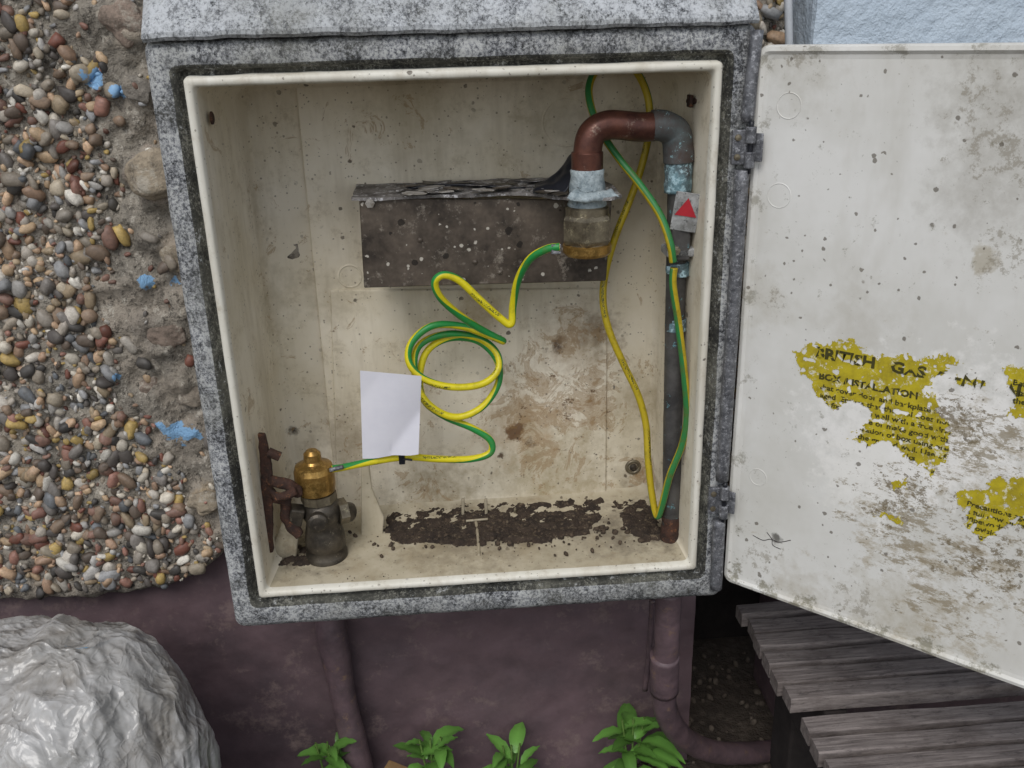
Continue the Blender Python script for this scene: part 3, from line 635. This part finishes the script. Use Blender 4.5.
x0,x1,z1=-.95,.80,ZT+.40; nx=440; nz_=240; vs=[];fs=[]
for i in range(nx+1):
    x=x0+(x1-x0)*i/nx; lo=lip(x)
    for k in (-2,-1):
        vs.append((x,.24 if k==-2 else YW+.01,lo+(.006 if k==-2 else -.001)))
    for j in range(nz_+1):
        z=lo+(z1-lo)*j/nz_; e=.006 if j==0 else (.002 if j==1 else 0); vs.append((x,wy(x,z)+e,z))
m=nz_+3
for i in range(nx):
    for j in range(m-1): a_=i*m+j; fs.append((a_,a_+m,a_+m+1,a_+1))
mesh("mortar",vs,fs,m_mortar,pw,True)
pal=['b9ac97','9a8f80','a59c90','807a74','6a5d52','a68972','cfc6b6','8f7a67','5a5450','a8957a','85675a','dcd6ca','9c9c9c','bda282','6c6f72','9b7264','c4bcb0','4a4744','c9a98a','b8b4ae','b49a5f','7b4f42']
pal=[np.array(hx(c)) for c in pal]
it=[];cols=[]; sp_=.0102
for i in range(int(1.7/sp_)):
    for j in range(int(1.05/sp_)):
        for layer in (0,1):
            x=-.93+i*sp_+random.uniform(-.006,.006)+layer*.5*sp_; z=ZT-.66+j*sp_+random.uniform(-.006,.006)+layer*.5*sp_
            if z<lip(x)+.003 or z>ZT+.38 or x>.78: continue
            if 0.01<x<BW-.01 and ZB<z<ZT+.08: continue
            b=float(np.interp(z,bz,bx)) if x<.3 else 9
            over=x-b+.03*noise.noise(Vector((x*25,z*25,7)))
            if over>0 and random.random()>.12*math.exp(-over*14): continue
            if noise.noise(Vector((x*30,z*30,2)))>.45 and random.random()<.7: continue
            r=(random.choice([.0032,.0038,.0044,.005,.006,.0075,.0095]) if layer==0 else random.choice([.0018,.0024,.003]))
            s=(r*random.uniform(.9,1.5),r*random.uniform(.55,.8),r*random.uniform(.6,1.))
            y=wy(x,z)-r*(.22 if layer==0 else .15)
            it.append(((x,y,z),s,Euler((random.uniform(-.6,.6),random.uniform(-3.1,3.1),random.uniform(-.6,.6)))))
            c=random.choice(pal)*random.uniform(.65,1.25); c[3]=1; cols.append(c)
icos("pebbles",it,m_peb,pw,2,cols,.42)
# a few large field stones showing through the broken render
it=[];cols=[]
for (u,v,r,k) in [(128,22,.024,.75),(160,172,.028,.8),(172,118,.017,.7),(205,500,.018,.75),(140,90,.014,.6),(182,255,.020,.65),(168,335,.018,.6),(192,395,.016,.65),(150,385,.013,.6)]:
    p=W(u,v,YW); it.append(((p.x,wy(p.x,p.z)+.002,p.z),(r,r*.42,r*.85),Euler((random.uniform(-.15,.15),random.uniform(-.6,.6),random.uniform(-.15,.15))))); g=k
    c=np.array(hx(random.choice(['a39788','a08e80','9b948a','ab9d88'])))*g*1.1; c[3]=1; cols.append(c)
a=NB("field_stone",.9); at=a.nt.nodes.new("ShaderNodeAttribute"); at.attribute_name="Col"
c=a.mix(a.ramp(a.noise(60,5,.8),[(.45,0.),(.65,.7)]),at.outputs["Color"],hx('4b453d')); c=a.mix(a.ramp(a.noise(25,5,.8),[(.55,0.),(.65,.7)]),c,hx('b5aea1'))
a.color(c); a.bump(a.noise(70,5,.75),.9,.005)
icos("field_stones",it,a.m,pw,4,cols,.45)
box("house_masonry",(-2.6,.30,ZT+.4),(3.3,.14,1.9),m_mortar,pw,.0)
box("upper_masonry",(.1,.30,ZT+.9),(2.3,.14,1.02),m_mortar,pw,.0)
# plinth
pl_=empty("plinth_wall"); xr0=W(692,650,.21).x
def grid(name,x0,x1,z0,z1,step,yf,mat,par):
    nx=int((x1-x0)/step);nz=int((z1-z0)/step);vs=[];fs=[]
    for i in range(nx+1):
        for j in range(nz+1): x=x0+(x1-x0)*i/nx; z=z0+(z1-z0)*j/nz; vs.append((x,yf(x,z),z))
    for i in range(nx):
        for j in range(nz): a_=i*(nz+1)+j; fs.append((a_,a_+nz+1,a_+nz+2,a_+1))
    return mesh(name,vs,fs,mat,par,True)
def py(x,z): q=Vector((x,0,z)); return .205-.006*noise.noise(q*8)-.002*noise.fractal(q*30,1.,2.,3)
grid("rendered_face",-1.0,xr0,-.03,ZB+.05,.006,py,m_purple,pl_)
box("added_shade_recess_back",((xr0+.2),.52,.2),(.6,.05,.62),m_joist_shade,pl_,.0)  # recess added to make the shadow beside the deck; back coloured near-black
box("added_shade_recess_side",(xr0-.03,.37,.2),(.06,.32,.6),m_purple,pl_,.004)  # side of the added shadow recess, in plinth paint
box("plinth_pier",(W(800,650,.21).x+.6,.30,.2),(1.2,.18,.62),m_purple,pl_,.004)
box("plinth_run",(-2.6,.30,.2),(3.2,.17,.47),m_purple,pl_,.004)
bwl=empty("painted_wall")
xb=W(815,20,.10).x
grid("render_face",xb,2.6,.52,ZT+1.2,.02,lambda x,z:.10-.004*noise.noise(Vector((x,0,z))*22),m_blue,bwl)
box("wall_core",((xb+2.6)/2,.235,ZT*.5+.86),(2.6-xb,.26,ZT+.62),m_blue,bwl,.004)
tube("conduit",[W(787,-60,.12),W(789,40,.12),W(789.5,120,.12)],.0042,m_white,bwl,12,sm=False)
# ------------------------------------------------------------------ drain pipes below
d1=empty("iron_pipe"); tube("pipe",[W(328,600,.190),W(333,640,.180),W(344,700,.172),W(357,760,.165),W(362,800,.16)],lambda t:.0195+.002*math.sin(t*9),m_purpipe,d1,20,wob=.08)
d2=empty("iron_pipe"); tube("pipe",[W(669,590,.052),W(667,640,.060),W(664,690,.075),W(668,716,.085),W(684,738,.11),W(715,752,.15),W(760,752,.19),W(810,745,.24)],.0160,m_purpipe,d2,20,wob=.06)
tube("socket",[W(665,655,.063),W(664,690,.075)],.0185,m_purpipe,d2,20,sm=False,wob=.05)
tube("thin_cable",[W(652,600,.14),W(650,640,.15),W(645,690,.16)],.004,m_purpipe,d2,10,wob=.3)
# ------------------------------------------------------------------ deck
dk=empty("wooden_deck"); dz=W(737,600,.19).z
e0=W(737,600,.19); e1=Wz(795,703,dz)
y_end=e1.y
nb=6; wbd=(.185-y_end)/nb
def board(yc,x_0,z_,wv,ng,seed,mat=m_wood,ln=1.3,th=.020):
    prof=[(-wv/2,-th),(-wv/2,-.0015),(-wv/2+.002,0)]
    prof+=[(wv/2-.002,0),(wv/2,-.0015),(wv/2,-th)]
    vs=[];fs=[];m=len(prof);NX=60; sag=random.uniform(-.002,.002); tl=random.uniform(-.05,.05); sk_=random.uniform(-.002,.002)
    for a_ in range(NX+1):
        x=x_0+ln*a_/NX
        for (p_,pz) in prof: nn=noise.noise(Vector((x*12,yc*40+p_*30,seed)))*.0012; vs.append((x,yc+p_+nn+sk_*a_/NX,z_+pz+nn+sag+tl*p_))
    for a_ in range(NX):
        for b_ in range(m): fs.append((a_*m+b_,a_*m+(b_+1)%m,(a_+1)*m+(b_+1)%m,(a_+1)*m+b_))
    fs.append(tuple(range(m))); fs.append(tuple(NX*m+b_ for b_ in range(m))[::-1])
    mesh("board",vs,fs,mat,dk)
for i in range(nb): board(.185-wbd*(i+.5),e0.x+random.uniform(-.004,.004),dz,wbd-.008,0,i)
e2=Wz(797,708,dz-.010); z2=dz-.010; y=y_end-.008
for i in range(12):
    wv=wbd*.95; board(y-wv/2,e2.x+random.uniform(-.004,.004),z2,wv-.008,0,20+i); y-=wv
box("side_joist",(e0.x+.06,(.185+y_end)/2,dz-.068),(.030,.185-y_end-.01,.09),m_joist_shade,dk,.003)
box("step_joist",(e2.x+.05,y_end-.2,z2-.066),(.030,.37,.085),m_joist_shade,dk,.003)
for (x,yv_) in [(e0.x+.1,.15),(e2.x+.1,-.05),(e2.x+.1,-.34),(e2.x+1.15,.15),(e2.x+1.15,-.34)]: box("post",(x,yv_,(dz-.03)/2),(.07,.07,dz-.04),m_joist_shade,dk,.004)
# ------------------------------------------------------------------ sack
sk=empty("plastic_sack"); ys=-.02
ztop=W(45,640,ys).z; xR=W(205,760,ys).x; xc=W(40,700,ys).x; ax_x=xR-xc
vs=[];fs=[];NU,NV=260,170
def ridge(p,s): return 1-2.4*abs(noise.noise(p*s))
for i in range(NV+1):
    ph=math.pi*i/NV
    for j in range(NU):
        th=2*math.pi*j/NU
        d=Vector((math.sin(ph)*math.cos(th),math.sin(ph)*math.sin(th),math.cos(ph)))
        w=noise.noise_vector(d*2.)*.25; e=d+w
        rad=1+.05*noise.noise(d*1.4+Vector((3,1,2)))+.026*ridge(e+Vector((1,7,2)),2.2)+.016*ridge(Vector((e.x*1.0,e.y,e.z*.5+4)),5.5)+.007*ridge(Vector((e.x,e.y*.7,e.z)),13)+.002*noise.noise(d*40)
        sq=1+.10*(abs(d.x*d.z)*2)
        p=Vector((d.x*ax_x,d.y*.16,d.z*ztop*.56))*rad*sq
        vs.append((xc+p.x,ys+p.y,max(.002,p.z+ztop*.44)))
for i in range(NV):
    for j in range(NU): fs.append((i*NU+j,(i+1)*NU+j,(i+1)*NU+(j+1)%NU,i*NU+(j+1)%NU))
sb=mesh("sack_body",vs,fs,m_sack,sk,True)
from mathutils.bvhtree import BVHTree
bvh=BVHTree.FromPolygons([Vector(v) for v in vs],fs)
vs2=[];fs2=[]
for i in range(13):
    for j in range(5):
        q=bvh.find_nearest(W(60+38*i/12,622+8*j/4+(i/12)*10+1.5*math.sin(i),ys-.01))[0]
        vs2.append(q+Vector((0,-.0012,.0022)))
for i in range(12):
    for j in range(4): fs2.append((i*5+j,i*5+j+5,i*5+j+6,i*5+j+1))
mesh("blue_strip",vs2,fs2,m_bluefilm,sk,True)
# ------------------------------------------------------------------ weeds
def weed(u,vtop,nl,size,y=.16):
    par=empty("weed_plant"); base=W(u,765,y); base.z=.003; zt_=W(u,vtop,y).z; vs=[];fs=[];cols=[]
    for k in range(nl):
        az=random.uniform(0,2*math.pi); lev=random.random(); el=.15+1.0*lev*random.uniform(.5,1); Ln=size*random.uniform(.6,1.2); wd=Ln*random.uniform(.17,.27)
        hz=(zt_-.3*size)*(.35+.6*lev)
        b=base+Vector((random.uniform(-.014,.014),random.uniform(-.01,.006),hz)); h=Vector((math.cos(az),math.sin(az)*.7-.25,0)).normalized()
        side=h.cross(Vector((0,0,1))).normalized(); i0=len(vs); M_=9; g=random.uniform(.5,1.2); cc=(.095*g,.22*g,.04*g,1); dr=random.uniform(.3,.75)
        tw=random.uniform(-.3,.3)
        for i in range(M_+1):
            t=i/M_
            c=b+h*(Ln*t*math.cos(el-.5*t))+side*(tw*Ln*t*t*.5)+Vector((0,0,1))*(Ln*(math.sin(el)*t-dr*t*t)); w=wd*math.sin(math.pi*min(1,t*.93+.05))**.8*(1-.25*t)
            wv_=.0012*math.sin(t*22+k)
            vs+= [c-side*w+Vector((0,0,w*.35+wv_)),c,c+side*w+Vector((0,0,w*.35-wv_))]
            cols+=[cc,tuple(x*1.35 for x in cc[:3])+(1,),cc]
        for i in range(M_):
            for s_ in (0,1): a_=i0+i*3+s_; fs.append((a_,a_+1,a_+4,a_+3))
    for (ox,oy) in [(0,0),(.006,.002),(-.006,0)]:
        i0=len(vs)
        for z_ in (0,zt_*.5,zt_-.2*size):
            for a_ in range(5): vs.append(base+Vector((ox*z_*20+.0016*math.cos(a_*1.257),oy+.0016*math.sin(a_*1.257),z_))); cols.append((.12,.2,.05,1))
        for l_ in range(2):
            for a_ in range(5): fs.append((i0+l_*5+a_,i0+l_*5+(a_+1)%5,i0+l_*5+5+(a_+1)%5,i0+l_*5+5+a_))
    o=mesh("leaves",vs,fs,m_leaf,par,True); at_=o.data.color_attributes.new("Col",'FLOAT_COLOR','POINT'); at_.data.foreach_set("color",[x for c in cols for x in c])
weed(330,738,16,.048,.15); weed(432,735,20,.048,.15); weed(512,742,16,.044,.15); weed(632,714,28,.060,.15)
# ------------------------------------------------------------------ ground
mesh("ground",[(-60,-60,0),(60,-60,0),(60,60,0),(-60,60,0)],[(0,1,2,3)],m_ground)
it=[]
for _ in range(900):
    x=random.uniform(-.3,.8); y_=random.uniform(-.1,.45); s=random.uniform(.002,.009); it.append(((x,y_,s*.3),(s,s*.8,s*.6),rrot()))
icos("ground_stones",it,simple("ground_stone",'6b6156','4a4039',60,.9,0,.5))
box("timber_offcut",W(400,776,.15),(.05,.03,.012),simple("raw_timber",'9a7d54','806545',30,.8,0,.3),None,.002,Euler((0,.2,-.4)).to_matrix())
# ------------------------------------------------------------------ light
w=bpy.data.worlds.new("World"); S.world=w; w.use_nodes=True; nt=w.node_tree
sky=nt.nodes.new("ShaderNodeTexSky"); sky.sky_type='NISHITA'; sky.sun_disc=False
sd=Vector((-.35,-1,1.25)).normalized(); sky.sun_elevation=math.asin(sd.z); sky.sun_rotation=math.atan2(sd.x,sd.y)
hs=nt.nodes.new("ShaderNodeHueSaturation"); hs.inputs["Saturation"].default_value=.38
nt.links.new(sky.outputs[0],hs.inputs["Color"]); bg=nt.nodes["Background"]; nt.links.new(hs.outputs[0],bg.inputs[0]); bg.inputs[1].default_value=.15
sl=bpy.data.lights.new("sun",'SUN'); sl.energy=1.5; sl.angle=math.radians(30); sl.color=(1,.975,.94)
so=bpy.data.objects.new("sun",sl); S.collection.objects.link(so); so.rotation_euler=(-sd).to_track_quat('-Z','Y').to_euler()
S.view_settings.view_transform='Standard'; S.view_settings.look='None'; S.view_settings.exposure=0
